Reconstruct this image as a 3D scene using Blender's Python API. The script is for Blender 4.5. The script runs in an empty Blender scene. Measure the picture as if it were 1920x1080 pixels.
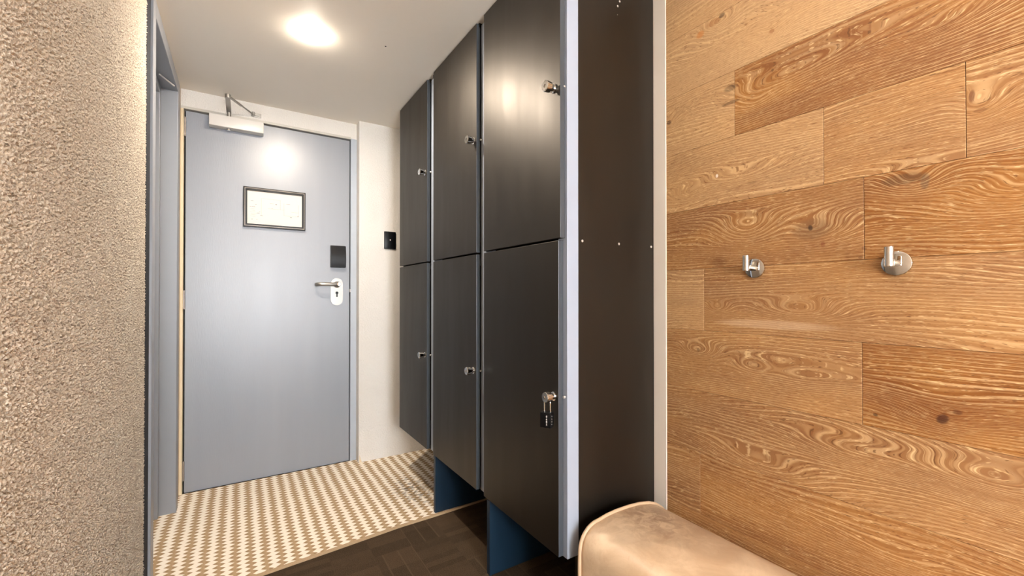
import bpy, bmesh, math, random
import numpy as np
from mathutils import Vector, Matrix
random.seed(7)
SC = bpy.context.scene
COL = SC.collection

# ------------------------------------------------------------------ camera
cam_d = bpy.data.cameras.new('camera')
cam = bpy.data.objects.new('camera', cam_d); COL.objects.link(cam)
cam_d.sensor_width = 36.0
cam_d.lens = 801.6 / 1920 * 36.0
cam_d.shift_y = 7.4 / 1920
cam_d.clip_start = 0.02
cam.location = (0, 0, 1.061)
cam.rotation_euler = (math.radians(90.4), 0, math.radians(-32.57))
SC.camera = cam

# ------------------------------------------------------------------ world and exposure
SC.view_settings.view_transform = 'Standard'
SC.view_settings.look = 'None'
SC.view_settings.gamma = 1.0
SC.view_settings.use_curve_mapping = False
SC.view_settings.exposure = 2.25
try:
    SC.cycles.use_denoising = True
    SC.cycles.max_bounces = 14
    SC.cycles.diffuse_bounces = 10
    SC.cycles.glossy_bounces = 6
    SC.cycles.caustics_reflective = False
    SC.cycles.sample_clamp_indirect = 6
except Exception:
    pass
WORLD_STR = 6.0
w = bpy.data.worlds.new('daylight'); SC.world = w; w.use_nodes = True
bg = w.node_tree.nodes['Background']
bg.inputs[0].default_value = (0.86, 0.93, 1.0, 1); bg.inputs[1].default_value = WORLD_STR

LAMP_STR = 560.0
BENCH_LAMP_STR = 78.0
CEIL = 2.161
XL, XR = -0.265, 1.214
YD, YB = 2.858, -2.4
LAMPS = [((0.252, 1.960), LAMP_STR), ((0.62, 0.50), BENCH_LAMP_STR)]
GLOBE_STR = 30.0

# ------------------------------------------------------------------ helpers
def lin(h):
    if isinstance(h, str):
        h = h.lstrip('#'); c = [int(h[i:i+2], 16)/255 for i in (0, 2, 4)]
    else:
        c = [v/255 for v in h]
    return tuple(v/12.92 if v <= .04045 else ((v+.055)/1.055)**2.4 for v in c)

class NT:
    def __init__(s, name):
        s.mat = bpy.data.materials.new(name); s.mat.use_nodes = True
        s.t = s.mat.node_tree; s.b = s.t.nodes['Principled BSDF']
    def n(s, kind, **kw):
        nd = s.t.nodes.new(kind)
        for k, v in kw.items(): setattr(nd, k, v)
        return nd
    def put(s, sock, v):
        if isinstance(v, bpy.types.NodeSocket): s.t.links.new(v, sock)
        elif v is not None:
            if hasattr(sock.default_value, '__len__') and not hasattr(v, '__len__'):
                sock.default_value = (v, v, v)
            elif hasattr(sock.default_value, '__len__') and len(sock.default_value) == 4 and len(v) == 3:
                sock.default_value = (*v, 1)
            else: sock.default_value = v
    def m(s, op, a, b=None, c=None, clamp=False):
        nd = s.n('ShaderNodeMath', operation=op); nd.use_clamp = clamp
        s.put(nd.inputs[0], a); s.put(nd.inputs[1], b)
        if c is not None: s.put(nd.inputs[2], c)
        return nd.outputs[0]
    def pos(s):
        tc = s.n('ShaderNodeNewGeometry'); sp = s.n('ShaderNodeSeparateXYZ')
        s.t.links.new(tc.outputs['Position'], sp.inputs[0])
        return sp.outputs[0], sp.outputs[1], sp.outputs[2]
    def vec(s, x, y, z):
        c = s.n('ShaderNodeCombineXYZ')
        for i, v in enumerate((x, y, z)): s.put(c.inputs[i], v)
        return c.outputs[0]
    def noise(s, v, scale=1, detail=2, rough=.5, w=None, dist=0):
        nd = s.n('ShaderNodeTexNoise')
        if w is not None:
            nd.noise_dimensions = '4D'; s.put(nd.inputs['W'], w)
        s.put(nd.inputs['Vector'], v); nd.inputs['Scale'].default_value = scale
        nd.inputs['Detail'].default_value = detail; nd.inputs['Roughness'].default_value = rough
        nd.inputs['Distortion'].default_value = dist
        return nd.outputs[0]
    def mix(s, f, a, b, mode='MIX'):
        nd = s.n('ShaderNodeMix', data_type='RGBA', blend_type=mode)
        s.put(nd.inputs[0], f); s.put(nd.inputs[6], a if not isinstance(a, tuple) else (*a, 1)[:4]); s.put(nd.inputs[7], b if not isinstance(b, tuple) else (*b, 1)[:4])
        return nd.outputs[2]
    def smooth(s, v, a, b, lo=0., hi=1.):
        nd = s.n('ShaderNodeMapRange', interpolation_type='SMOOTHSTEP')
        s.put(nd.inputs[0], v); s.put(nd.inputs[1], a); s.put(nd.inputs[2], b)
        s.put(nd.inputs[3], lo); s.put(nd.inputs[4], hi)
        return nd.outputs[0]
    def bump(s, h, strength=.5, dist=.001):
        nd = s.n('ShaderNodeBump'); nd.inputs['Strength'].default_value = strength
        nd.inputs['Distance'].default_value = dist; s.put(nd.inputs['Height'], h)
        s.t.links.new(nd.outputs[0], s.b.inputs['Normal'])
    def set(s, **kw):
        names = dict(color='Base Color', rough='Roughness', metal='Metallic', spec='Specular IOR Level', coat='Coat Weight', coatr='Coat Roughness', ani='Anisotropic')
        for k, v in kw.items(): s.put(s.b.inputs[names[k]], v)
        return s

def plain(name, col, rough=.5, metal=0., spec=.5, var=0.04, scale=60, bump=0.0):
    m = NT(name); x, y, z = m.pos(); v = m.vec(x, y, z)
    n = m.noise(v, scale, 3)
    c = lin(col) if isinstance(col, str) else col
    d = tuple(max(0, k*(1-var*2)) for k in c)
    m.set(color=m.mix(n, d, c), rough=m.smooth(n, .2, .8, rough*.93, min(1, rough*1.07)), metal=metal, spec=spec)
    if bump: m.bump(n, .4, bump)
    return m.mat

def obj(name, bm, mat, parent=None, label=None, cat=None, group=None, kind=None, smooth=False, loc=None):
    """links bm (world coordinates) as one mesh object whose origin sits at loc or at its parent"""
    me = bpy.data.meshes.new(name)
    o = bpy.data.objects.new(name, me); COL.objects.link(o)
    off = Vector((0, 0, 0)); p = parent
    while p is not None: off += Vector(p.location); p = p.parent
    if parent is not None:
        o.parent = parent
    if loc is not None:
        o.location = Vector(loc) - off; off = Vector(loc)
    bmesh.ops.translate(bm, verts=bm.verts, vec=-off)
    bm.normal_update(); bm.to_mesh(me); bm.free()
    for mm in (mat if isinstance(mat, (list, tuple)) else [mat]): me.materials.append(mm)
    if smooth:
        for p_ in me.polygons: p_.use_smooth = True
        try: me.set_sharp_from_angle(angle=math.radians(38))
        except Exception: pass
    if label: o['label'] = label
    if cat: o['category'] = cat
    if group: o['group'] = group
    if kind: o['kind'] = kind
    return o

def thing(name, loc, label, cat, group=None):
    o = bpy.data.objects.new(name, None); COL.objects.link(o); o.location = loc
    o.empty_display_size = .05
    o['label'] = label; o['category'] = cat
    if group: o['group'] = group
    return o

def box(bm, x0, x1, y0, y1, z0, z1, bev=0.0, seg=2, mi=0):
    r = bmesh.ops.create_cube(bm, size=1)
    vs = r['verts']
    for v in vs:
        v.co = Vector((x0+(v.co.x+.5)*(x1-x0), y0+(v.co.y+.5)*(y1-y0), z0+(v.co.z+.5)*(z1-z0)))
    fs = set(f for v in vs for f in v.link_faces)
    for f in fs: f.material_index = mi
    if bev:
        es = list(set(e for v in vs for e in v.link_edges))
        bmesh.ops.bevel(bm, geom=es, offset=bev, segments=seg, profile=.5, affect='EDGES')
    return bm

def B(*a, **k):
    return box(bmesh.new(), *a, **k)

def lathe(bm, prof, origin, axis, seg=32, mi=0):
    """prof: list of (r, h); revolved about axis through origin"""
    ax = Vector(axis).normalized(); t = Vector((0, 0, 1)) if abs(ax.z) < .9 else Vector((1, 0, 0))
    u = ax.cross(t).normalized(); v = ax.cross(u); o = Vector(origin); rings = []
    for r, h in prof:
        if r < 1e-6: rings.append([bm.verts.new(o+ax*h)])
        else: rings.append([bm.verts.new(o+ax*h+(u*math.cos(2*math.pi*i/seg)+v*math.sin(2*math.pi*i/seg))*r) for i in range(seg)])
    fs = []
    for a, b in zip(rings, rings[1:]):
        for i in range(seg):
            j = (i+1) % seg
            if len(a) == 1 and len(b) == 1: continue
            if len(a) == 1: fs.append(bm.faces.new((a[0], b[j], b[i])))
            elif len(b) == 1: fs.append(bm.faces.new((a[i], a[j], b[0])))
            else: fs.append(bm.faces.new((a[i], a[j], b[j], b[i])))
    for f in fs: f.material_index = mi
    bmesh.ops.recalc_face_normals(bm, faces=fs)
    return bm

def cyl(bm, a, b, r, seg=24, bev=.0006):
    a = Vector(a); b = Vector(b); L = (b-a).length
    return lathe(bm, [(0, 0), (r-bev, 0), (r, bev), (r, L-bev), (r-bev, L), (0, L)], a, b-a, seg)

def tube(bm, pts, r, seg=10, closed=False, flat=None):
    P = [Vector(p) for p in pts]; n = len(P); rings = []
    prev = None
    for i in range(n):
        if closed: t = (P[(i+1) % n]-P[i-1]).normalized()
        else: t = (P[min(i+1, n-1)]-P[max(i-1, 0)]).normalized()
        if prev is None:
            ref = Vector((0, 0, 1)) if abs(t.z) < .9 else Vector((1, 0, 0)); u = t.cross(ref).normalized()
        else: u = (prev - t*prev.dot(t)).normalized()
        prev = u; v = t.cross(u)
        ru, rv = (r, r) if flat is None else (r, flat)
        rings.append([bm.verts.new(P[i]+u*ru*math.cos(2*math.pi*k/seg)+v*rv*math.sin(2*math.pi*k/seg)) for k in range(seg)])
    rng = range(n) if closed else range(n-1)
    for i in rng:
        a, b = rings[i], rings[(i+1) % n]
        for k in range(seg): bm.faces.new((a[k], a[(k+1) % seg], b[(k+1) % seg], b[k]))
    if not closed: bm.faces.new(rings[0][::-1]); bm.faces.new(rings[-1])
    bmesh.ops.recalc_face_normals(bm, faces=bm.faces[:])
    return bm

def prism(bm, pts, vec):
    """closed polygon pts extruded by vec"""
    a = [bm.verts.new(p) for p in pts]; b = [bm.verts.new(Vector(p)+Vector(vec)) for p in pts]
    bm.faces.new(a); bm.faces.new(b[::-1]); n = len(a)
    for i in range(n): bm.faces.new((a[i], b[i], b[(i+1) % n], a[(i+1) % n]))
    bmesh.ops.recalc_face_normals(bm, faces=bm.faces[:])
    return bm

def digits(txt, size, origin, rx, ry, depth=.0003):
    """lettering as a mesh: rx/ry are the unit vectors of reading direction and of up"""
    cu = bpy.data.curves.new('lettering', 'FONT'); cu.body = txt; cu.size = size; cu.extrude = depth
    cu.align_x = 'CENTER'; cu.align_y = 'CENTER'
    ob = bpy.data.objects.new('lettering', cu); COL.objects.link(ob)
    dg = bpy.context.evaluated_depsgraph_get(); me = bpy.data.meshes.new_from_object(ob.evaluated_get(dg))
    bm = bmesh.new(); bm.from_mesh(me)
    X = Vector(rx); Y = Vector(ry); Z = X.cross(Y)
    for v in bm.verts: v.co = Vector(origin)+X*v.co.x+Y*v.co.y+Z*v.co.z
    bpy.data.objects.remove(ob); bpy.data.curves.remove(cu); bpy.data.meshes.remove(me)
    return bm

# ------------------------------------------------------------------ materials
def mat_ceiling():
    m = NT('ceiling_paint'); x, y, z = m.pos(); v = m.vec(x, y, z)
    n = m.noise(v, 3, 3); m.set(color=m.mix(n, lin('efe7db'), lin('f2ebe1')), rough=.55, spec=.35)
    m.bump(m.noise(v, 5, 2), .3, .004); return m.mat

def mat_stucco(name, c0, c1, sc=150, dist=.0022, strength=.9):
    m = NT(name); x, y, z = m.pos(); v = m.vec(x, y, z)
    n = m.noise(v, sc, 3, .6); n2 = m.noise(v, sc*2.7, 2, .5)
    big = m.noise(v, 4, 2)
    m.set(color=m.mix(big, lin(c0), lin(c1)), rough=.85, spec=.25)
    m.bump(m.m('ADD', n, m.m('MULTIPLY', n2, .4)), strength, dist); return m.mat

def mat_door():
    m = NT('door_paint'); x, y, z = m.pos()
    n = m.noise(m.vec(m.m('MULTIPLY', x, 9), 0, m.m('MULTIPLY', z, .7)), 1, 3)
    f = m.noise(m.vec(m.m('MULTIPLY', x, 260), 0, m.m('MULTIPLY', z, 30)), 1, 3)
    m.set(color=m.mix(n, lin('81868f'), lin('8f939b')), rough=m.smooth(n, .2, .8, .34, .39), spec=.8)
    m.bump(f, .25, .0012); return m.mat

def mat_laminate():
    m = NT('black_laminate'); x, y, z = m.pos()
    n = m.noise(m.vec(m.m('MULTIPLY', x, 12), m.m('MULTIPLY', y, 14), m.m('MULTIPLY', z, 2.2)), 1, 4, .6)
    sp = m.noise(m.vec(x, y, z), 900, 1)
    m.set(color=m.mix(n, (.002, .0016, .0013), (.0045, .0034, .0026)), rough=m.smooth(n, .25, .75, .40, .47), spec=.55)
    m.b.inputs['Specular Tint'].default_value = (1.0, .86, .70, 1)
    m.bump(m.m('ADD', m.m('MULTIPLY', n, .5), m.m('MULTIPLY', sp, .15)), .35, .0007); return m.mat

def mat_sisal():
    m = NT('sisal_weave'); x, y, z = m.pos()
    wob = m.noise(m.vec(x, y, 0), 14, 2)
    px = m.m('DIVIDE', m.m('SUBTRACT', m.m('ADD', x, m.m('MULTIPLY', m.m('SUBTRACT', wob, .5), .012)), .149), .0525)
    py = m.m('DIVIDE', m.m('ADD', y, m.m('MULTIPLY', m.m('SUBTRACT', wob, .5), .008)), .0298)
    col = m.m('FLOOR', px)
    odd = m.m('MULTIPLY', m.m('MODULO', m.m('ABSOLUTE', col), 2), .5)
    py = m.m('ADD', py, odd)
    fx = m.m('ABSOLUTE', m.m('SUBTRACT', m.m('FRACT', px), .5))
    fy = m.m('ABSOLUTE', m.m('SUBTRACT', m.m('FRACT', py), .5))
    d = m.m('ADD', m.m('MULTIPLY', fx, 1.02), m.m('MULTIPLY', fy, .76))
    grain = m.noise(m.vec(m.m('MULTIPLY', x, 160), m.m('MULTIPLY', y, 900), 0), 1, 2)
    d = m.m('ADD', d, m.m('MULTIPLY', m.m('SUBTRACT', grain, .5), .10))
    t = m.smooth(d, .425, .475)
    tan = m.mix(grain, lin('a38663'), lin('cbb08c')); cream = m.mix(grain, lin('f6ead6'), lin('fff8ee'))
    c = m.mix(t, cream, tan)
    crev = m.m('MULTIPLY', m.smooth(fy, .36, .47), m.m('MULTIPLY', m.smooth(fx, .12, .2), m.smooth(fx, .34, .44, 1, 0)))  # shade in the crevices between weave teeth, put into the colour
    c = m.mix(m.m('MULTIPLY', crev, .55), c, lin('6b5338'))
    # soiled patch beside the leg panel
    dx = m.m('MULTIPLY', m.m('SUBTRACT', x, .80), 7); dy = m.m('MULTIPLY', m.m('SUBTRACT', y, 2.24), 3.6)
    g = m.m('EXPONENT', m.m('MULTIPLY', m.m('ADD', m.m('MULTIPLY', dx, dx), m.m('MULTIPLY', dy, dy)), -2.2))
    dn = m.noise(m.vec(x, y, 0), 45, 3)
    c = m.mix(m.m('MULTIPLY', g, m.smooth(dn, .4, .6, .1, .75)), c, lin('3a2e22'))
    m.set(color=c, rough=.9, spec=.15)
    m.bump(m.m('ADD', m.m('MULTIPLY', m.m('SUBTRACT', 1, d), .8), m.m('MULTIPLY', grain, .3)), .7, .003)
    return m.mat

def mat_carpet():
    m = NT('brown_carpet'); x, y, z = m.pos()
    # broken ribs running both ways
    bx = m.m('FLOOR', m.m('DIVIDE', x, .062)); by = m.m('FLOOR', m.m('DIVIDE', y, .11))
    cell = m.n('ShaderNodeTexWhiteNoise', noise_dimensions='2D'); m.put(cell.inputs[0], m.vec(bx, by, 0))
    bx2 = m.m('FLOOR', m.m('DIVIDE', x, .155)); by2 = m.m('FLOOR', m.m('DIVIDE', y, .031))
    cell2 = m.n('ShaderNodeTexWhiteNoise', noise_dimensions='2D'); m.put(cell2.inputs[0], m.vec(bx2, by2, 3))
    sel = m.n('ShaderNodeTexWhiteNoise', noise_dimensions='2D'); m.put(sel.inputs[0], m.vec(m.m('FLOOR', m.m('DIVIDE', x, .155)), m.m('FLOOR', m.m('DIVIDE', y, .22)), 9))
    s = m.m('GREATER_THAN', sel.outputs[0], .5)
    v = m.m('ADD', m.m('MULTIPLY', cell.outputs[0], s), m.m('MULTIPLY', cell2.outputs[0], m.m('SUBTRACT', 1, s)))
    lx = m.smooth(m.m('ABSOLUTE', m.m('SUBTRACT', m.m('FRACT', m.m('DIVIDE', x, .062)), .5)), .42, .49)
    pile = m.noise(m.vec(x, y, z), 420, 2, .7); soft = m.noise(m.vec(x, y, z), 30, 2)
    c = m.mix(m.m('ADD', m.m('MULTIPLY', v, .6), m.m('MULTIPLY', soft, .4)), lin('1d1611'), lin('4a3b2d'))
    c = m.mix(m.smooth(pile, .35, .75, 0, .75), c, lin('6e5c48'))
    c = m.mix(m.m('MULTIPLY', lx, m.m('MULTIPLY', s, .6)), c, lin('5e4e3e'))
    m.set(color=c, rough=.95, spec=.1); m.bump(pile, .8, .003); return m.mat

def mat_leather():
    m = NT('tan_leather'); x, y, z = m.pos(); v = m.vec(x, y, z)
    n = m.noise(v, 9, 5, .62, dist=.6); n2 = m.noise(v, 28, 5, .7, dist=.8); f = m.noise(v, 420, 2)
    c = m.mix(m.smooth(n, .32, .68), lin('bea386'), lin('d6bfa2'))
    c = m.mix(m.smooth(n2, .55, .78, 0, .55), c, lin('b89577'))
    # worn brown patch at the far crown
    dx = m.m('MULTIPLY', m.m('SUBTRACT', x, 1.03), 7.5); dy = m.m('MULTIPLY', m.m('SUBTRACT', y, .84), 6.5)
    g = m.m('EXPONENT', m.m('MULTIPLY', m.m('ADD', m.m('MULTIPLY', dx, dx), m.m('MULTIPLY', dy, dy)), -1.6))
    c = m.mix(m.m('MULTIPLY', g, m.smooth(n2, .35, .62, .15, .85)), c, lin('8a6d55'))
    m.set(color=c, rough=m.smooth(n, .3, .7, .38, .52), spec=.45)
    m.bump(m.m('ADD', m.m('MULTIPLY', n2, .8), m.m('MULTIPLY', f, .12)), .35, .002); return m.mat

KNOTS = [  # y, z, amplitude, sigma_y, sigma_z  (swirls of the grain)
    (.745, 1.880, .050, .045, .022), (.593, 1.776, .028, .035, .018), (.921, 1.639, .03, .03, .02),
    (.560, 1.645, .055, .13, .030), (.640, 1.600, .030, .05, .022), (.270, 1.612, .045, .10, .028), (.207, 1.430, .03, .03, .03),
    (.700, 1.412, .050, .12, .026), (.850, 1.385, .03, .05, .02), (.310, 1.302, .06, .045, .030), (.150, 1.262, .075, .09, .050),
    (.660, 1.247, .07, .075, .038), (.490, 1.232, .045, .055, .030), (.815, .889, .045, .045, .022), (.647, .862, .035, .04, .02),
    (.520, .850, .050, .09, .026), (.752, 1.020, .035, .035, .018), (.527, 1.024, .055, .075, .026), (.262, .808, .045, .06, .024),
    (.290, .850, .035, .11, .02), (.197, .705, .070, .085, .035), (.400, .690, .045, .10, .030), (.63, .60, .05, .12, .03), (.35, .48, .06, .13, .03)]
SPOTS = [  # y, z, sigma_y, sigma_z, strength, colour
    (.806, 1.876, .011, .009, .8, 'b8742f'), (.760, 1.890, .020, .008, .7, '9a6434'), (.735, 1.897, .008, .006, .8, '3c2a1c'),
    (.593, 1.776, .006, .005, .7, '8a5428'), (.921, 1.639, .007, .006, .9, '3a2213'), (.710, 1.668, .016, .008, .7, '54402c'), (.708, 1.625, .022, .004, .7, '4a3421'),
    (.592, 1.669, .003, .003, .8, '5a3c20'), (.220, 1.452, .0035, .010, .8, '5a2c18'), (.207, 1.420, .008, .0035, .6, '6a4426'),
    (.325, 1.312, .030, .010, .6, '4a3a2a'), (.288, 1.300, .006, .014, .5, '4c463e'), (.500, 1.226, .035, .022, .62, '6e5238'), (.503, 1.230, .0045, .006, .95, '2c1a10'),
    (.743, 1.160, .020, .012, .45, '6b4526'), (.476, 1.186, .004, .006, .6, '6a3018'), (.393, 1.169, .003, .004, .6, '5a341a'), (.400, 1.148, .004, .003, .6, '5a341a'),
    (.815, .889, .0045, .0045, .8, '5a3c22'), (.264, .807, .0075, .0085, .97, '38140a'), (.243, .826, .006, .004, .75, '4e240e'), (.375, .790, .004, .003, .85, '38200f'),
    (.752, 1.420, .0035, .0045, .9, 'e9e2d8'), (.647, 1.377, .012, .003, .5, '6a4a2c'), (.6, .98, .12, .010, .35, 'd6bfa3')]

def mat_wood():
    m = NT('limed_oak'); x, y, z = m.pos()
    at = m.n('ShaderNodeAttribute'); at.attribute_name = 'board'
    sp = m.n('ShaderNodeSeparateXYZ'); m.t.links.new(at.outputs['Vector'], sp.inputs[0])
    seed, tint = sp.outputs[0], sp.outputs[1]
    w_ = m.m('MULTIPLY', seed, 13.7)
    n1 = m.noise(m.vec(0, m.m('MULTIPLY', y, 1.5), m.m('MULTIPLY', z, 8)), 1, 1, .4, w=w_)
    n2 = m.noise(m.vec(0, m.m('MULTIPLY', y, 9), m.m('MULTIPLY', z, 34)), 1, 2, .5, w=w_)
    f = m.m('ADD', z, m.m('MULTIPLY', m.m('SUBTRACT', n1, .5), .15))
    f = m.m('ADD', f, m.m('MULTIPLY', m.m('SUBTRACT', n2, .5), .006))
    for (ky, kz, a, sy, sz) in KNOTS:
        dy = m.m('MULTIPLY', m.m('SUBTRACT', y, ky), 1/sy); dz = m.m('MULTIPLY', m.m('SUBTRACT', z, kz), 1/sz)
        r = m.m('ADD', m.m('MULTIPLY', dy, dy), m.m('MULTIPLY', dz, dz))
        f = m.m('ADD', f, m.m('MULTIPLY', m.m('EXPONENT', m.m('MULTIPLY', r, -.7)), a*.8))
    # growth rings as contours of f
    ring = m.m('MULTIPLY', f, 110)
    nb = m.noise(m.vec(0, m.m('MULTIPLY', y, 3), m.m('MULTIPLY', f, 20)), 1, 2, .5, w=w_)
    fr = m.m('FRACT', ring)
    line = m.m('MULTIPLY', m.smooth(fr, .50, .82), m.smooth(fr, .84, 1.0, 1, 0))
    ring2 = m.m('FRACT', m.m('MULTIPLY', f, 230))
    line2 = m.m('MULTIPLY', m.smooth(ring2, .45, .8), m.smooth(ring2, .84, 1.0, 1, 0))
    # pores follow the grain
    pore = m.noise(m.vec(0, m.m('MULTIPLY', y, 46), m.m('MULTIPLY', f, 620)), 1, 2, .6, w=w_)
    pore2 = m.noise(m.vec(5, m.m('MULTIPLY', y, 75), m.m('MULTIPLY', f, 900)), 1, 1, .5, w=w_)
    big = m.noise(m.vec(3, m.m('MULTIPLY', y, 3.2), m.m('MULTIPLY', z, 9)), 1, 3, .55, w=w_)
    base = m.mix(m.smooth(big, .28, .72), lin('6f3d13'), lin('93622d'))
    base = m.mix(m.m('MULTIPLY', tint, 1.0), base, lin('c6a57c'))
    mask = m.smooth(nb, .35, .65, .25, 1)
    c = m.mix(m.m('MULTIPLY', m.m('MULTIPLY', line, mask), .40), base, lin('e6c595'))
    c = m.mix(m.m('MULTIPLY', line2, .18), c, lin('e2bb85'))
    c = m.mix(m.smooth(pore, .57, .70, 0, .6), c, lin('e6c898'))
    c = m.mix(m.smooth(pore, .30, .42, .70, 0), c, lin('6f3f17'))
    c = m.mix(m.smooth(pore2, .30, .38, .65, 0), c, lin('54300f'))
    for (ky, kz, sy, sz, st, hexc) in SPOTS:
        wob = m.m('MULTIPLY', m.m('SUBTRACT', n2, .5), .01)
        dy = m.m('MULTIPLY', m.m('ADD', m.m('SUBTRACT', y, ky), wob), 1/sy); dz = m.m('MULTIPLY', m.m('SUBTRACT', z, kz), 1/sz)
        r = m.m('ADD', m.m('MULTIPLY', dy, dy), m.m('MULTIPLY', dz, dz))
        g = m.m('MULTIPLY', m.smooth(r, .5, 2.2, 1, 0), m.smooth(pore, .25, .6, st, st*.72))
        c = m.mix(g, c, lin(hexc))
    m.set(color=c, rough=m.smooth(pore, .3, .7, .50, .62), spec=.35)
    m.bump(m.m('ADD', pore, m.m('MULTIPLY', line, .25)), .45, .0010)
    return m.mat

def emis(name, col, st):
    m = NT(name); m.b.inputs['Emission Color'].default_value = (*col, 1); m.b.inputs['Emission Strength'].default_value = st
    m.set(color=col); return m.mat

M = dict(
    head_paint=plain('off_white_head_paint', 'c2beb6', .45, var=.04),
    rear_wall=plain('rear_wall_paint', 'b3a594', .7),
    ceiling=mat_ceiling(), stucco=mat_stucco('stucco_beige', 'c3b6a5', 'd0c6b7', 260, .0022, 1.0),
    render_white=mat_stucco('textured_white', 'd6d2cd', 'dfdcd7', 130, .0032, 1.0),
    dark_strip=mat_stucco('charcoal_strip', '26282c', '33353a', 170, .003, .9),
    grey_frame=plain('grey_frame_paint', '888b91', .38, spec=.5, var=.03, scale=25),
    blue_frame=plain('blue_grey_frame_paint', 'a9b1bb', .38, spec=.5, var=.03, scale=25),
    cream_frame=plain('cream_frame_paint', 'd8c6a6', .5, var=.05, scale=30),
    door=mat_door(), laminate=mat_laminate(), sisal=mat_sisal(), carpet=mat_carpet(), leather=mat_leather(), wood=mat_wood(),
    wood_edge=plain('board_joint', '5d3a1c', .8), piping=plain('piping_leather', 'c9ae90', .5, var=.1, scale=80),
    post=plain('white_post', '98a1b0', .35, var=.02, scale=20), trim=plain('corner_strip', 'd8cfc4', .4, var=.02, scale=20),
    edge=plain('door_edge_band', '42484f', .35, spec=.5, var=.08, scale=90), navy=plain('navy_panel', '0c273b', .45, var=.15, scale=40),
    chrome=plain('chrome', 'd8d8d6', .07, metal=1, var=.01), satin=plain('satin_metal', 'a5a29d', .42, metal=1, var=.03),
    white_enamel=plain('white_enamel', 'd2cec9', .35, var=.02), black=plain('black_plastic', '08090c', .38, spec=.3, var=.01),
    gap_shade=plain('black_gap', '050505', .8), frame_black=plain('frame_black', '0a0807', .35, spec=.3), silver=plain('frame_bead', '8a8078', .3, metal=.6),
    paper=plain('paper', 'd9d2cb', .7, var=.01), ink=plain('grey_print', '7c7b7e', .8), brass=plain('hinge_metal', 'a39a92', .35, metal=.8),
    white_mark=plain('white_digits', 'e8e4e0', .5), screw=plain('screw_head', 'd6d2cc', .3, metal=.5),
    dark_wall=plain('near_black_matte', '1a1b1e', .8))

# ------------------------------------------------------------------ shell
def wall_rect(bm, axis, v, t, a0, a1, z0, z1, mi=0):
    """slab with its room face at v, thickness t away from the room (t signed)"""
    lo, hi = sorted((v, v+t))
    if axis == 'x': box(bm, lo, hi, a0, a1, z0, z1, mi=mi)
    else: box(bm, a0, a1, lo, hi, z0, z1, mi=mi)

obj('floor', B(XL-.5, XR+.15, YB-.15, YD+.15, -.12, 0), M['carpet'], kind='structure')
obj('ceiling', B(XL-.5, XR+.15, YB-.15, YD+.15, CEIL, CEIL+.12), M['ceiling'], kind='structure')
ce = bpy.data.objects['ceiling']
obj('screw_hole', cyl(bmesh.new(), (.543, 1.889, CEIL-.0012), (.543, 1.889, CEIL+.002), .0035, 12), M['dark_wall'], ce, label='small dark screw hole')

# left wall with its coarse stucco in real relief
def stucco_relief():
    y0, y1, z0, z1, st = .80, 1.852, .10, CEIL, .00215
    ny = int((y1-y0)/st)+1; nz = int((z1-z0)/st)+1
    rng = np.random.default_rng(3)
    def band(sig_lo, sig_hi, seed):
        r = np.random.default_rng(seed).standard_normal((nz, ny))
        F = np.fft.rfft2(r); kz = np.fft.fftfreq(nz)[:, None]*2*np.pi; ky = np.fft.rfftfreq(ny)[None, :]*2*np.pi
        k2 = kz**2+ky**2
        g = np.exp(-k2*sig_lo**2/2)-np.exp(-k2*sig_hi**2/2)
        o = np.fft.irfft2(F*g, s=(nz, ny)); return o/o.std()
    h = band(.0012/st, .0023/st, 5)*.8+band(.0008/st, .0014/st, 6)*.4
    h = np.where(h > .55, .55+(h-.55)*.45, h)
    h = h*.0030
    # fade towards the borders of the patch
    yy = np.linspace(y0, y1, ny); zz = np.linspace(z0, z1, nz)
    fy = np.clip((yy-y0)/.05, 0, 1)
    h = h*fy[None, :]
    X = XL+.001+h
    Y, Z = np.meshgrid(yy, zz)
    co = np.stack([X, Y, Z], -1).reshape(-1, 3)
    idx = np.arange(nz*ny).reshape(nz, ny)
    q = np.stack([idx[:-1, :-1], idx[:-1, 1:], idx[1:, 1:], idx[1:, :-1]], -1).reshape(-1, 4)
    return co.astype(np.float32), q.astype(np.int32)

def stucco_wall():
    bm = bmesh.new()
    wall_rect(bm, 'x', XL, -.12, YB, .80, 0, CEIL)
    wall_rect(bm, 'x', XL-.004, -.116, .80, 1.93, .10, CEIL)
    wall_rect(bm, 'x', XL, -.12, .80, 1.93, 0, .10)
    wall_rect(bm, 'x', XL, -.12, 1.93, 2.69, 2.09, CEIL)
    wall_rect(bm, 'x', XL, -.12, 2.66, YD+.1, 0, CEIL)
    me = bpy.data.meshes.new('wall_left'); bm.to_mesh(me); bm.free()
    nv = len(me.vertices); base = np.empty(nv*3, np.float32); me.vertices.foreach_get('co', base)
    faces0 = [list(p.vertices) for p in me.polygons]
    co, q = stucco_relief()
    allco = np.concatenate([base.reshape(-1, 3), co]); q = q+nv
    me2 = bpy.data.meshes.new('wall_left')
    nq0 = len(faces0); nq = nq0+len(q)
    me2.vertices.add(len(allco)); me2.vertices.foreach_set('co', allco.ravel())
    loops = np.concatenate([np.array(faces0, np.int32).ravel(), q.ravel()])
    me2.loops.add(len(loops)); me2.loops.foreach_set('vertex_index', loops)
    me2.polygons.add(nq); me2.polygons.foreach_set('loop_start', np.arange(nq, dtype=np.int32)*4)
    sm = np.ones(nq, bool); sm[:nq0] = False
    me2.update(calc_edges=True); me2.validate()
    me2.polygons.foreach_set('use_smooth', sm)
    me2.materials.append(M['stucco'])
    o = bpy.data.objects.new('wall_left', me2); COL.objects.link(o); o['kind'] = 'structure'
stucco_wall()
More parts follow.
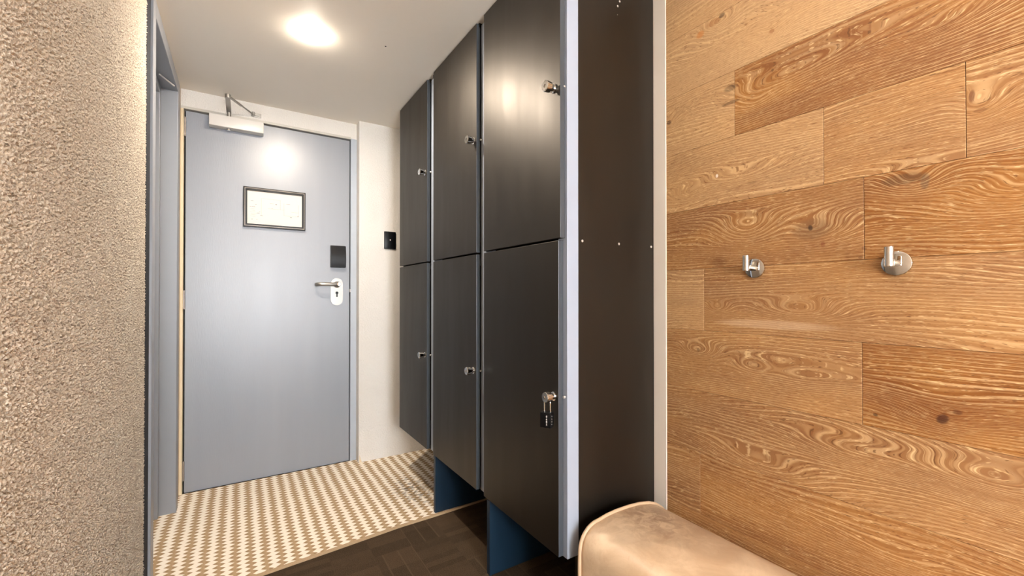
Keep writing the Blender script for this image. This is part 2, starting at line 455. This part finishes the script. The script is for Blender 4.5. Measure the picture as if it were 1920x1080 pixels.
obj('trim_1', B(XL-.01, XL+.004, 1.850, 1.930, 0, CEIL-.001, .002), M['dark_strip'], kind='structure')

# left doorway: frame, rebated jambs, closed door leaf deep in the opening
JX = -.253
fr = obj('trim_2', B(JX-.10, JX, 1.917, 1.972, 0, 2.113, .002), M['grey_frame'], kind='structure')
obj('head', B(JX-.10, JX, 1.9725, 2.692, 2.053, 2.113, .002), M['grey_frame'], fr)
obj('jamb', B(JX-.10, JX, 2.626, 2.692, 0, 2.0525, .002), M['grey_frame'], fr)
bm = bmesh.new(); box(bm, -.40, -.318, 2.594, 2.6255, 0, 2.02, .0015); box(bm, -.40, -.318, 1.9725, 2.6255, 2.0205, 2.0525, .0015); box(bm, -.40, -.318, 1.9725, 2.0, 0, 2.02, .0015)
obj('door_stop', bm, M['grey_frame'], fr)
bm = bmesh.new()
a = Vector((-.262, 2.556, 2.049)); b = Vector((-.303, 2.455, 2.049)); tube(bm, [a, b], .0035, 8)  # thin white line under the frame head
obj('white_strip', bm, M['white_enamel'], fr, label='thin white strip under the frame head')
obj('door_2', B(-.44, -.402, 1.95, 2.66, .004, 2.06, .001), M['blue_frame'], kind='structure')

# entrance wall
bm = bmesh.new()
wall_rect(bm, 'y', YD+.002, .12, XL-.05, .637, 2.062, CEIL)
wall_rect(bm, 'y', YD+.002, .12, XL-.12, -.262, 0, 2.0615)
wall_rect(bm, 'y', 2.788, .19, .637, XR+.12, 0, CEIL)
obj('wall_back', bm, M['render_white'], kind='structure')
bm = bmesh.new()
prism(bm, [(.640, 2.786, 0.0), (.660, 2.786, 0.0), (.652, 2.786, .022), (.643, 2.786, .055)], (0, .003, 0))
obj('chipped_paint', bm, M['cream_frame'], bpy.data.objects['wall_back'], label='chipped brown plaster at the corner foot')

# door frame (thin steel frame round the entrance door)
ef = obj('trim_3', B(.599, .6365, YD-.008, YD+.06, 0, 2.060, .002), M['blue_frame'], kind='structure')
obj('head', B(-.262, .5985, YD-.010, YD+.06, 2.0535, 2.068, .002), M['head_paint'], ef, label='off-white painted door head')
obj('jamb', B(-.2645, -.250, YD-.014, YD+.06, 0, 2.053, .002), M['cream_frame'], ef, label='cream painted hinge jamb')
obj('door_gap_shade', B(-.2495, .5985, YD+.03, YD+.05, .0, 2.053), M['gap_shade'], ef)  # black sheet behind the leaf, paints the shade in the door gap

# entrance door
dr = obj('door_1', B(-.2425, .5935, YD, YD+.036, .007, 2.046, .0015), M['door'], kind='structure')
for z0, z1 in ((1.908, 2.010), (.985, 1.085), (.075, .178)):
    bm = bmesh.new(); cyl(bm, (-.2462, YD-.004, z0), (-.2462, YD-.004, z1), .0058, 14)
    for k in (1, 2, 3, 4):
        zz = z0+(z1-z0)*k/5; cyl(bm, (-.2462, YD-.004, zz-.0006), (-.2462, YD-.004, zz+.0006), .0064, 14, .0001)
    obj('hinge', bm, M['brass'], dr, smooth=True)
# escutcheon plate with keyhole and lever
def stadium(cx, z0, z1, r, y, n=14):
    P = []
    for i in range(n+1):
        t = math.pi*i/n; P.append((cx+r*math.cos(t), y, z1-r+r*math.sin(t)))
    for i in range(n+1):
        t = math.pi+math.pi*i/n; P.append((cx+r*math.cos(t), y, z0+r+r*math.sin(t)))
    return P
bm = prism(bmesh.new(), stadium(.518, .996, 1.166, .036, YD-.0065), (0, .0062, 0))
pl = obj('lock_plate', bm, M['satin'], dr)
bm = bmesh.new(); cyl(bm, (.518, YD-.012, 1.074), (.518, YD-.0066, 1.074), .0085, 20); box(bm, .5145, .5215, YD-.0115, YD-.0066, 1.048, 1.074)
obj('keyhole', bm, M['black'], pl, smooth=True, label='black keyhole')
bm = bmesh.new(); lathe(bm, [(0, 0), (.020, 0), (.020, .004), (.013, .010), (.011, .028), (0, .028)], (.518, YD-.0066, 1.126), (0, -1, 0), 28)
tube(bm, [(.518, YD-.030, 1.126), (.518, YD-.046, 1.126), (.512, YD-.054, 1.126), (.498, YD-.057, 1.126), (.46, YD-.057, 1.1265), (.425, YD-.057, 1.127), (.408, YD-.055, 1.126), (.398, YD-.046, 1.125), (.396, YD-.030, 1.124), (.398, YD-.018, 1.124)], .0085, 12, flat=.011)
obj('lever_handle', bm, M['satin'], pl, smooth=True)
bm = bmesh.new(); lathe(bm, [(0, 0), (.0125, 0), (.0115, .003), (0, .0035)], (.520, YD-.064, 1.127), (0, -1, 0), 20)
obj('thumb_button', bm, M['chrome'], pl, smooth=True)
# latch between door and frame
obj('latch', B(.5935, .604, YD-.006, YD+.012, 1.078, 1.100, .001), M['brass'], dr)
# card reader: curved black housing
pts = [(.479, YD-.0006, 1.233), (.479, YD-.020, 1.233)]
for i in range(9):
    t = i/8; pts.append((.479, YD-.022-.010*math.sin(math.pi*(.15+.85*t)), 1.234+.134*t))
pts += [(.479, YD-.0006, 1.371)]
bm = prism(bmesh.new(), pts, (.089, 0, 0)); bmesh.ops.bevel(bm, geom=[e for e in bm.edges if abs(e.verts[0].co.x-e.verts[1].co.x) < 1e-5], offset=.002, segments=2, affect='EDGES')
obj('card_reader', bm, M['black'], dr, smooth=True, label='black curved card reader')
# closer on the door leaf: body, arms, bracket
cl = obj('door_closer', B(-.139, .116, YD-.056, YD-.0006, 1.978, 2.040, .003), M['white_enamel'], dr, smooth=True, label='white door closer body')
bm = bmesh.new(); cyl(bm, (-.050, YD-.032, 1.968), (-.050, YD-.032, 1.9776), .010, 18)
obj('adjuster_cap', bm, M['chrome'], cl, smooth=True)
obj('spindle', cyl(bmesh.new(), (-.050, YD-.028, 2.0405), (-.050, YD-.028, 2.070), .010, 18), M['satin'], cl, smooth=True)
ELB = Vector((-.052, 2.635, 2.080))
def flatbar(a, b, wd, th):
    a = Vector(a); b = Vector(b); t = (b-a).normalized(); s = t.cross(Vector((0, 0, 1))).normalized()*wd/2; u = Vector((0, 0, th/2))
    bm = bmesh.new(); P = []
    A = [a-s-u, a+s-u, a+s+u, a-s+u]; V = [bm.verts.new(p) for p in A]; W = [bm.verts.new(p+(b-a)) for p in A]
    bm.faces.new(V); bm.faces.new(W[::-1])
    for i in range(4): bm.faces.new((V[i], W[i], W[(i+1) % 4], V[(i+1) % 4]))
    bmesh.ops.recalc_face_normals(bm, faces=bm.faces[:]); return bm
bm = flatbar((-.050, YD-.02, 2.071), ELB, .022, .006); cyl(bm, ELB-Vector((0, 0, .008)), ELB+Vector((0, 0, .012)), .013, 18)
obj('main_arm', bm, M['satin'], cl)
bm = flatbar(ELB+Vector((0, 0, .006)), (.010, 2.735, 2.084), .014, .005)
tube(bm, [(.005, 2.728, 2.086), (.045, 2.80, 2.088), (.070, YD-.010, 2.090)], .004, 8)
obj('link_arm', bm, M['satin'], cl)
bm = bmesh.new(); box(bm, .055, .105, YD-.004, YD+.0015, 2.083, 2.105, .001); cyl(bm, (.066, YD-.016, 2.084), (.066, YD-.016, 2.104), .008, 14); box(bm, .062, .095, YD-.014, YD-.003, 2.088, 2.100, .001)
obj('arm_bracket', bm, M['satin'], ef)

# framed notice hung on the door
nt = thing('framed_notice', (.180, YD-.002, 1.445), 'landscape framed paper notice with black moulding hanging on the blue-grey door', 'picture frame')
def ring(x0, x1, z0, z1, wd, y0, y1, bev=.001):
    bm = bmesh.new()
    box(bm, x0, x1, y0, y1, z1-wd, z1, bev); box(bm, x0, x1, y0, y1, z0, z0+wd, bev)
    box(bm, x0, x0+wd, y0, y1, z0+wd, z1-wd, bev); box(bm, x1-wd, x1, y0, y1, z0+wd, z1-wd, bev); return bm
NX0, NX1, NZ0, NZ1 = .019, .337, 1.448, 1.676
obj('frame', ring(NX0, NX1, NZ0, NZ1, .019, YD-.017, YD-.0005), M['frame_black'], nt)
obj('silver_bead', ring(NX0+.006, NX1-.006, NZ0+.006, NZ1-.006, .0032, YD-.0195, YD-.0172, .0006), M['silver'], nt, label='pale silver bead on the frame')
pp = obj('paper_sheet', B(NX0+.0192, NX1-.0192, YD-.008, YD-.002, NZ0+.0192, NZ1-.0192), M['paper'], nt, label='white printed sheet')
bm = bmesh.new(); yy = YD-.0084
def mark(u, v, du, dv):   # fractions of the sheet, from the top left
    X0 = NX0+.022; Wd = NX1-NX0-.044; Z1 = NZ1-.022; Hd = NZ1-NZ0-.044
    box(bm, X0+u*Wd, X0+(u+du)*Wd, yy, yy+.0002, Z1-(v+dv)*Hd, Z1-v*Hd)
rr = random.Random(4)
for u, v, du in ((.05, .30, .05), (.03, .48, .035), (.075, .48, .02), (.10, .48, .03), (.13, .40, .025), (.16, .66, .05), (.22, .74, .05), (.06, .86, .03), (.15, .86, .02), (.20, .62, .02)):
    mark(u, v, du, .012)
for i in range(6): mark(.03+rr.random()*.02, .55+i*.045, .08+rr.random()*.05, .004)
mark(.50, .34, .03, .022); mark(.40, .33, .07, .006); mark(.70, .30, .08, .010); mark(.78, .72, .035, .020); mark(.92, .66, .03, .014); mark(.43, .48, .02, .010)
for (u, v, du, dv) in ((.24, .20, .003, .55), (.24, .20, .35, .004), (.59, .20, .003, .3), (.36, .5, .30, .004), (.66, .28, .003, .40), (.66, .68, .28, .004), (.94, .30, .003, .38), (.80, .55, .14, .004)):
    mark(u, v, du, dv)
obj('faint_print', bm, M['ink'], pp, label='faint grey plan lines and text')

# light switch
sw = thing('light_switch', (.830, 2.788, 1.36), 'black rectangular switch plate on the white textured wall right of the door', 'switch')
obj('plate', B(.793, .868, 2.777, 2.7878, 1.361, 1.474, .002), M['black'], sw, smooth=True)
bm = bmesh.new(); cyl(bm, (.8305, 2.772, 1.418), (.8305, 2.7768, 1.418), .009, 18); obj('rocker', bm, M['black'], sw, smooth=True)
obj('indicator', cyl(bmesh.new(), (.8295, 2.7712, 1.419), (.8295, 2.7719, 1.419), .004, 14, .0002), M['white_mark'], sw, label='tiny pale indicator dot')

# sisal runner by the door
bm = bmesh.new()
P = [(XL+.005, 1.856), (.074, 1.879), (.306, 1.899), (.625, 1.929), (.822, 1.934), (1.05, 1.945), (XR-.001, 1.955), (XR-.001, 2.787), (.6365, 2.787), (.6365, YD-.011), (-.2625, YD-.011), (-.2625, 2.6925), (-.2525, 2.6925), (-.2525, 2.6255), (-.3175, 2.6255), (-.3175, 2.5935), (-.4015, 2.5935), (-.4015, 2.0005), (-.3175, 2.0005), (-.3175, 1.9725), (-.2525, 1.9725), (-.2525, 1.9165), (-.2605, 1.9165)]
prism(bm, [(x, y, .0004) for x, y in P], (0, 0, .0075))
mt = obj('entry_mat', bm, M['sisal'], label='cream and tan woven sisal matting laid in front of the blue-grey door', cat='mat')
bm = bmesh.new()
prism(bm, [(x, y-.007, .0003) for x, y in P[:7]]+[(x, y+.004, .0003) for x, y in P[:7][::-1]], (0, 0, .0086))
obj('bound_edge', bm, plain('edge_binding', 'c8ab86', .9, var=.2, scale=300), mt, label='tan cut edge along the brown carpet')

# ------------------------------------------------------------------ oak board wall on the right
def oak_wall():
    me_v, attr, faces, mats = [], [], [], []
    seams = [.0, .188, .379, .570, .761, .951, 1.142, 1.333, 1.524, 1.715, 1.906, 2.097, CEIL]
    joints = {8-0: [.697, -.9], 7: [.473, .228, -1.1], 6: [.393, -1.4], 5: [.796, -.5], 4: [.398, -.8], 3: [-.3], 2: [.811, -.7], 1: [.2, -1.2], 0: [.5], 9: [-.25], 10: [.05], 11: [-1.0]}
    tints = {(9, 0): .62, (10, 0): .6, (11, 0): .5, (8, 0): .50, (8, 1): .05, (7, 0): .42, (7, 1): .22, (7, 2): .18, (6, 0): .12, (6, 1): .0, (5, 0): .42, (5, 1): .20, (4, 0): .20, (4, 1): -.0, (3, 0): .20, (2, 0): .2, (2, 1): .1}
    bm = bmesh.new(); lay = bm.verts.layers.float_vector.new('board'); k = 0
    for r in range(len(seams)-1):
        z0, z1 = seams[r]+.0003, seams[r+1]-.0003
        ys = [.9330]+[j for j in joints.get(r, [])]+[YB]
        for i in range(len(ys)-1):
            n0 = len(bm.verts)
            bev = .0006
            box(bm, XR, XR+.014, ys[i+1]+.0004, ys[i]-.0004, z0, z1, bev, 1)
            bm.verts.ensure_lookup_table(); k += 1
            for v in bm.verts[n0:]: v[lay] = (k*.37, max(0, tints.get((r, i), .15)), 0)
    return bm
obj('wall_right', oak_wall(), M['wood'], kind='structure')
bm = bmesh.new(); box(bm, XR+.0145, XR+.12, YB-.1, .955, 0, CEIL); obj('wall_right_backing', bm, M['wood_edge'], kind='structure'); bpy.data.objects['wall_right_backing'].name = 'wall_east'
obj('wall_alcove', B(XR, XR+.12, .9555, 2.788, 0, CEIL), M['dark_wall'], kind='structure')  # wall behind the lockers, coloured near black
obj('trim_4', B(XR-.003, XR+.014, .9335, .9845, 0, CEIL-.001, .001), M['trim'], kind='structure')

# ------------------------------------------------------------------ room behind the camera, with an unseen window added for the daylight from there
bm = bmesh.new()
WX0, WX1, WZ0, WZ1 = -.16, .86, .22, 2.02
wall_rect(bm, 'y', YB, -.12, XL-.12, WX0, 0, CEIL); wall_rect(bm, 'y', YB, -.12, WX1, XR+.12, 0, CEIL)
wall_rect(bm, 'y', YB, -.12, WX0, WX1, 0, WZ0); wall_rect(bm, 'y', YB, -.12, WX0, WX1, WZ1, CEIL)
obj('wall_front', bm, M['rear_wall'], kind='structure')
bm = ring(WX0, WX1, WZ0, WZ1, .045, YB-.07, YB-.02, .002); box(bm, (WX0+WX1)/2-.02, (WX0+WX1)/2+.02, YB-.065, YB-.025, WZ0+.045, WZ1-.045)
wf = obj('window_1', bm, M['white_enamel'], kind='structure')
pd = bpy.data.lights.new('window_daylight', 'AREA'); pd.shape = 'RECTANGLE'; pd.size = WX1-WX0; pd.size_y = WZ1-WZ0
pd.cycles.is_portal = True
po = bpy.data.objects.new('window_daylight', pd); COL.objects.link(po); po.location = ((WX0+WX1)/2, YB-.10, (WZ0+WZ1)/2); po.rotation_euler = (math.radians(90), 0, math.radians(180))

# ------------------------------------------------------------------ lockers
LB = thing('locker_bank', (1.0, 1.74, 0), 'tall bank of black laminate lockers with six doors between white posts', 'locker')
DX0, DX1 = .800, .818
cols = [(2.050, 2.484), (1.517, 1.968), (.996, 1.456)]
ztop = 2.152
def lock_barrel(y, z, parent):
    bm = bmesh.new()
    o = Vector((DX0-.0003, y, z))
    lathe(bm, [(0, 0), (.0135, 0), (.0135, .003), (.0095, .004), (.0095, .013), (.0115, .015), (.0155, .017), (.0160, .033), (.0145, .035), (.0055, .035), (.0050, .032), (0, .032)], o, (-1, 0, 0), 28)
    lk = obj('lock_barrel', bm, M['chrome'], parent, smooth=True)
for ci, (y0, y1) in enumerate(cols):
    for ri, (z0, z1) in enumerate(((.284, 1.2235), (1.2305, ztop))):
        bm = bmesh.new(); box(bm, DX0, DX1, y0-(0.009 if (ri == 1 and ci == 2) else 0), y1, z0, z1, .0012, 2)
        for f in bm.faces:
            if f.normal.y < -.9 or (f.calc_center_median().y < y0+.0005): f.material_index = 1
        bm.normal_update()
        for f in bm.faces: f.material_index = 1 if f.normal.y < -.7 else 0
        d = obj('door', bm, [M['laminate'], M['edge']], LB)
        lock_barrel(y0+.021, (.757, 1.684)[ri], d)
        # catch pin on the post beside the lock
        bm = bmesh.new(); yp = y0-.006; zp = (.757, 1.684)[ri]
        obj('catch_pin', cyl(bmesh.new(), (.8200, yp, zp), (.8135, yp, zp), .0042, 12), M['screw'], LB, smooth=True)
# posts
for (a, b) in ((.980, 1.022), (1.474, 1.516), (2.004, 2.046)):
    bm = bmesh.new(); box(bm, .8205, .8645, a, b, .279, 2.150, .0015)
    o = obj('post', bm, M['post'], LB, label='white square post')
obj('end_panel', B(.8655, 1.2105, .9845, .9975, .004, 2.157, .0008), M['laminate'], LB)
ep = bpy.data.objects['end_panel']
for x, z in ((.884, 1.226), (1.042, 1.227), (1.199, 1.227), (1.038, 2.003), (1.047, 2.022), (1.036, 1.974)):
    r = .0042 if z < 1.9 else (.0034 if z > 1.98 else .0012)
    obj('screw', lathe(bmesh.new(), [(0, 0), (r, 0), (r*.8, .0012), (0, .0016)], (x, .9843, z), (0, -1, 0), 14), M['screw'], ep, smooth=True)
for a, b in ((1.476, 1.514), (2.006, 2.044)):
    obj('divider', B(.8650, 1.2100, a+.012, a+.030, .300, 2.140), M['laminate'], LB)
obj('far_side', B(.8205, 1.2105, 2.466, 2.484, .279, 2.157, .0008), M['laminate'], LB)
obj('back_panel', B(1.2000, 1.2095, .998, 2.4655, .300, 2.140), M['laminate'], LB)
bm = bmesh.new(); box(bm, .8652, 1.1995, .998, 2.4655, 2.1405, 2.157); box(bm, .812, .865, 1.0225, 1.4735, 2.1405, 2.157); box(bm, .812, .865, 1.5165, 2.0035, 2.1405, 2.157); box(bm, .812, .865, 2.0465, 2.4655, 2.1405, 2.157)
obj('top_panel', bm, M['laminate'], LB)
bm = bmesh.new(); box(bm, .8652, 1.1995, .998, 2.4655, .281, .2995); box(bm, .8205, .865, 1.0225, 1.4735, .281, .2995); box(bm, .8205, .865, 1.5165, 2.0035, .281, .2995); box(bm, .8205, .865, 2.0465, 2.4655, .281, .2995)
obj('base_panel', bm, M['laminate'], LB)
obj('shelf', B(.8652, 1.1995, .998, 2.4655, 1.218, 1.236), M['laminate'], LB)
for a in (1.410, 1.941):
    bm = bmesh.new(); box(bm, .8010, 1.195, a, a+.022, .0004 if a < 1.8 else .0096, .2805, .0015)
    obj('leg_panel', bm, M['navy'], LB, label='navy blue upright leg panel')

# padlock hanging on the near lower lock
py_, pz_ = .996+.021, .757
PL = thing('padlock', (.778, py_, .66), 'small black combination padlock hanging from the lowest lock of the nearest locker door', 'padlock')
# shackle hooks over the barrel neck; body hangs in front of the door
bx0, bx1, by0, by1, bz0, bz1 = .762, .785, py_-.015, py_+.020, .668, .713
def rot_z(bm, c, ang):
    bmesh.ops.rotate(bm, verts=bm.verts, cent=c, matrix=Matrix.Rotation(ang, 3, 'Z'))
cc = Vector((.776, py_+.002, 0)); ang = math.radians(28)
bm = B(bx0, bx1, by0, by1, bz0, bz1, .002, 2); rot_z(bm, cc, ang)
body = obj('body', bm, M['black'], PL, smooth=True)
sh = []
for i in range(15):
    t = math.pi*i/14; sh.append((.776, py_+.002-.0095*math.cos(t), .738+.0095*math.sin(t)*1.9))
sh = [(.776, py_+.002-.0095, .7132)]+sh+[(.776, py_+.002+.0095, .7132)]
bm = tube(bmesh.new(), sh, .0024, 10); rot_z(bm, cc, ang)
obj('shackle', bm, M['chrome'], PL, smooth=True)
nf = Matrix.Rotation(ang, 3, 'Z')
def loc_pl(v): return cc+nf @ (Vector(v)-cc)
bm = B(bx0-.0022, bx0-.0002, py_-.0075, py_+.0045, bz0+.005, bz1-.006, .0006); rot_z(bm, cc, ang)
dial = obj('dial_wheels', bm, M['black'], PL)
for k, ch in enumerate('8685'):
    o0 = loc_pl((bx0-.0024, py_-.003, bz1-.0105-.0078*k))
    obj('digit', digits(ch, .0085, o0, nf @ Vector((0, -1, 0)), (0, 0, 1)), M['white_mark'], dial)
for k, ch in enumerate('4241'):
    o0 = loc_pl((bx0+.008, by0-.0004, bz1-.0105-.0078*k))
    obj('digit', digits(ch, .0060, o0, nf @ Vector((1, 0, 0)), (0, 0, 1)), M['white_mark'], body)

# ------------------------------------------------------------------ robe hooks
def robe_hook(y, z, label):
    t = thing('robe_hook', (XR, y, z), label, 'hook', 'chrome robe hooks on the oak wall')
    obj('rosette', lathe(bmesh.new(), [(0, 0), (.0262, 0), (.0268, .002), (.0262, .0075), (.0255, .008), (0, .008)], (XR-.0002, y, z), (-1, 0, 0), 40), M['chrome'], t, smooth=True)
    obj('stem', cyl(bmesh.new(), (XR-.0084, y, z), (XR-.045, y, z), .0078, 24), M['chrome'], t, smooth=True)
    obj('peg', cyl(bmesh.new(), (XR-.0505, y, z-.0085), (XR-.0505, y, z+.034), .0085, 28, .001), M['chrome'], t, smooth=True)
robe_hook(.638, 1.135, 'chrome robe hook on the oak wall, left-hand one, nearer the lockers')
robe_hook(.334, 1.130, 'chrome robe hook on the oak wall, right-hand one, farther from the lockers')

# ------------------------------------------------------------------ bench
BN = thing('leather_bench', (1.015, .25, 0), 'long tan leather upholstered bench with rounded shoulders against the oak wall', 'bench')
def bench_profile(k=0.0):
    P = [(.826+k, .12), (.825+k, .20), (.824+k, .28), (.825+k, .325)]
    for i in range(1, 9):
        t = i/8*math.pi/2; P.append((.826+k+.070*(1-math.cos(t)), .328+.068*math.sin(t)-k*.6))
    P += [(.93, .4015-k*.6), (.97, .4035-k*.6), (1.02, .4025-k*.6), (1.07, .3985-k*.6), (1.115, .390-k*.6), (1.150, .377-k*.6), (1.178, .359-k*.6), (1.197-k, .338-k*.6), (1.206-k, .31), (1.208-k, .24), (1.208-k, .12)]
    return P
def bench_body():
    bm = bmesh.new(); ys = [.93, .926, .915, .88, .80, .65, .45, .25, .05, -.2, -.42, -.455, -.466, -.47]
    ks = [.004, .0015, 0, 0, 0, 0, 0, 0, 0, 0, 0, .0, .0015, .004]
    rings = [[bm.verts.new((x, y, z)) for x, z in bench_profile(k)] for y, k in zip(ys, ks)]
    for a, b in zip(rings, rings[1:]):
        for i in range(len(a)-1): bm.faces.new((a[i], a[i+1], b[i+1], b[i]))
        bm.faces.new((a[-1], a[0], b[0], b[-1]))
    bm.faces.new(rings[0]); bm.faces.new(rings[-1][::-1]); bmesh.ops.recalc_face_normals(bm, faces=bm.faces[:]); return bm
seat = obj('seat', bench_body(), M['leather'], BN, smooth=True)
for yy in (.929, -.469):
    P = [(min(x, 1.2065), z) for x, z in bench_profile(-.002)[:-1]]
    obj('piping', tube(bmesh.new(), [(x, yy, z) for x, z in P], .0052, 10), M['piping'], BN, smooth=True, label='pale leather piping round the end')
for x in (.87, 1.16):
    for y in (.85, -.39):
        obj('leg', lathe(bmesh.new(), [(0, 0), (.014, 0), (.022, .1195), (0, .1195)], (x, y, .0004), (0, 0, 1), 16), M['dark_wall'], BN, smooth=True)

# ------------------------------------------------------------------ ceiling lights
labels = ['small round glowing downlight in the ceiling in front of the entrance door', 'round ceiling downlight above the leather bench', 'round ceiling downlight towards the window behind']
for k, ((lx, ly), st) in enumerate(LAMPS):
    t = thing('ceiling_downlight', (lx, ly, CEIL), labels[k], 'light', 'round ceiling downlights')
    obj('rim', lathe(bmesh.new(), [(.0305, 0), (.037, 0), (.0365, .0014), (.031, .0020), (.0305, .0020), (.0305, 0)], (lx, ly, CEIL-.0003), (0, 0, -1), 40), M['white_enamel'], t, smooth=True)
    obj('diffuser', lathe(bmesh.new(), [(0, 0), (.030, 0), (.030, .0036), (.026, .0052), (.015, .0062), (0, .0066)], (lx, ly, CEIL-.0004), (0, 0, -1), 32), emis('warm_light_%d' % k, (1.0, .87, .72), st), t, smooth=True)

GP = thing('added_globe_light', (.12, -1.45, CEIL), 'added white globe light hanging out of view behind the camera to brighten the room', 'light')  # unseen globe, added to lift the ceiling and door from behind the camera
obj('canopy', lathe(bmesh.new(), [(0, 0), (.05, 0), (.05, .012), (.01, .022), (0, .022)], (.12, -1.45, CEIL-.0003), (0, 0, -1), 32), M['white_enamel'], GP, smooth=True)
obj('cord', cyl(bmesh.new(), (.12, -1.45, CEIL-.022), (.12, -1.45, 1.325), .003, 8), M['black'], GP, smooth=True)
bm = bmesh.new(); bmesh.ops.create_uvsphere(bm, u_segments=32, v_segments=20, radius=.13); bmesh.ops.translate(bm, verts=bm.verts, vec=(.12, -1.45, 1.20))
obj('globe', bm, emis('globe_light', (1.0, .93, .84), GLOBE_STR), GP, smooth=True)
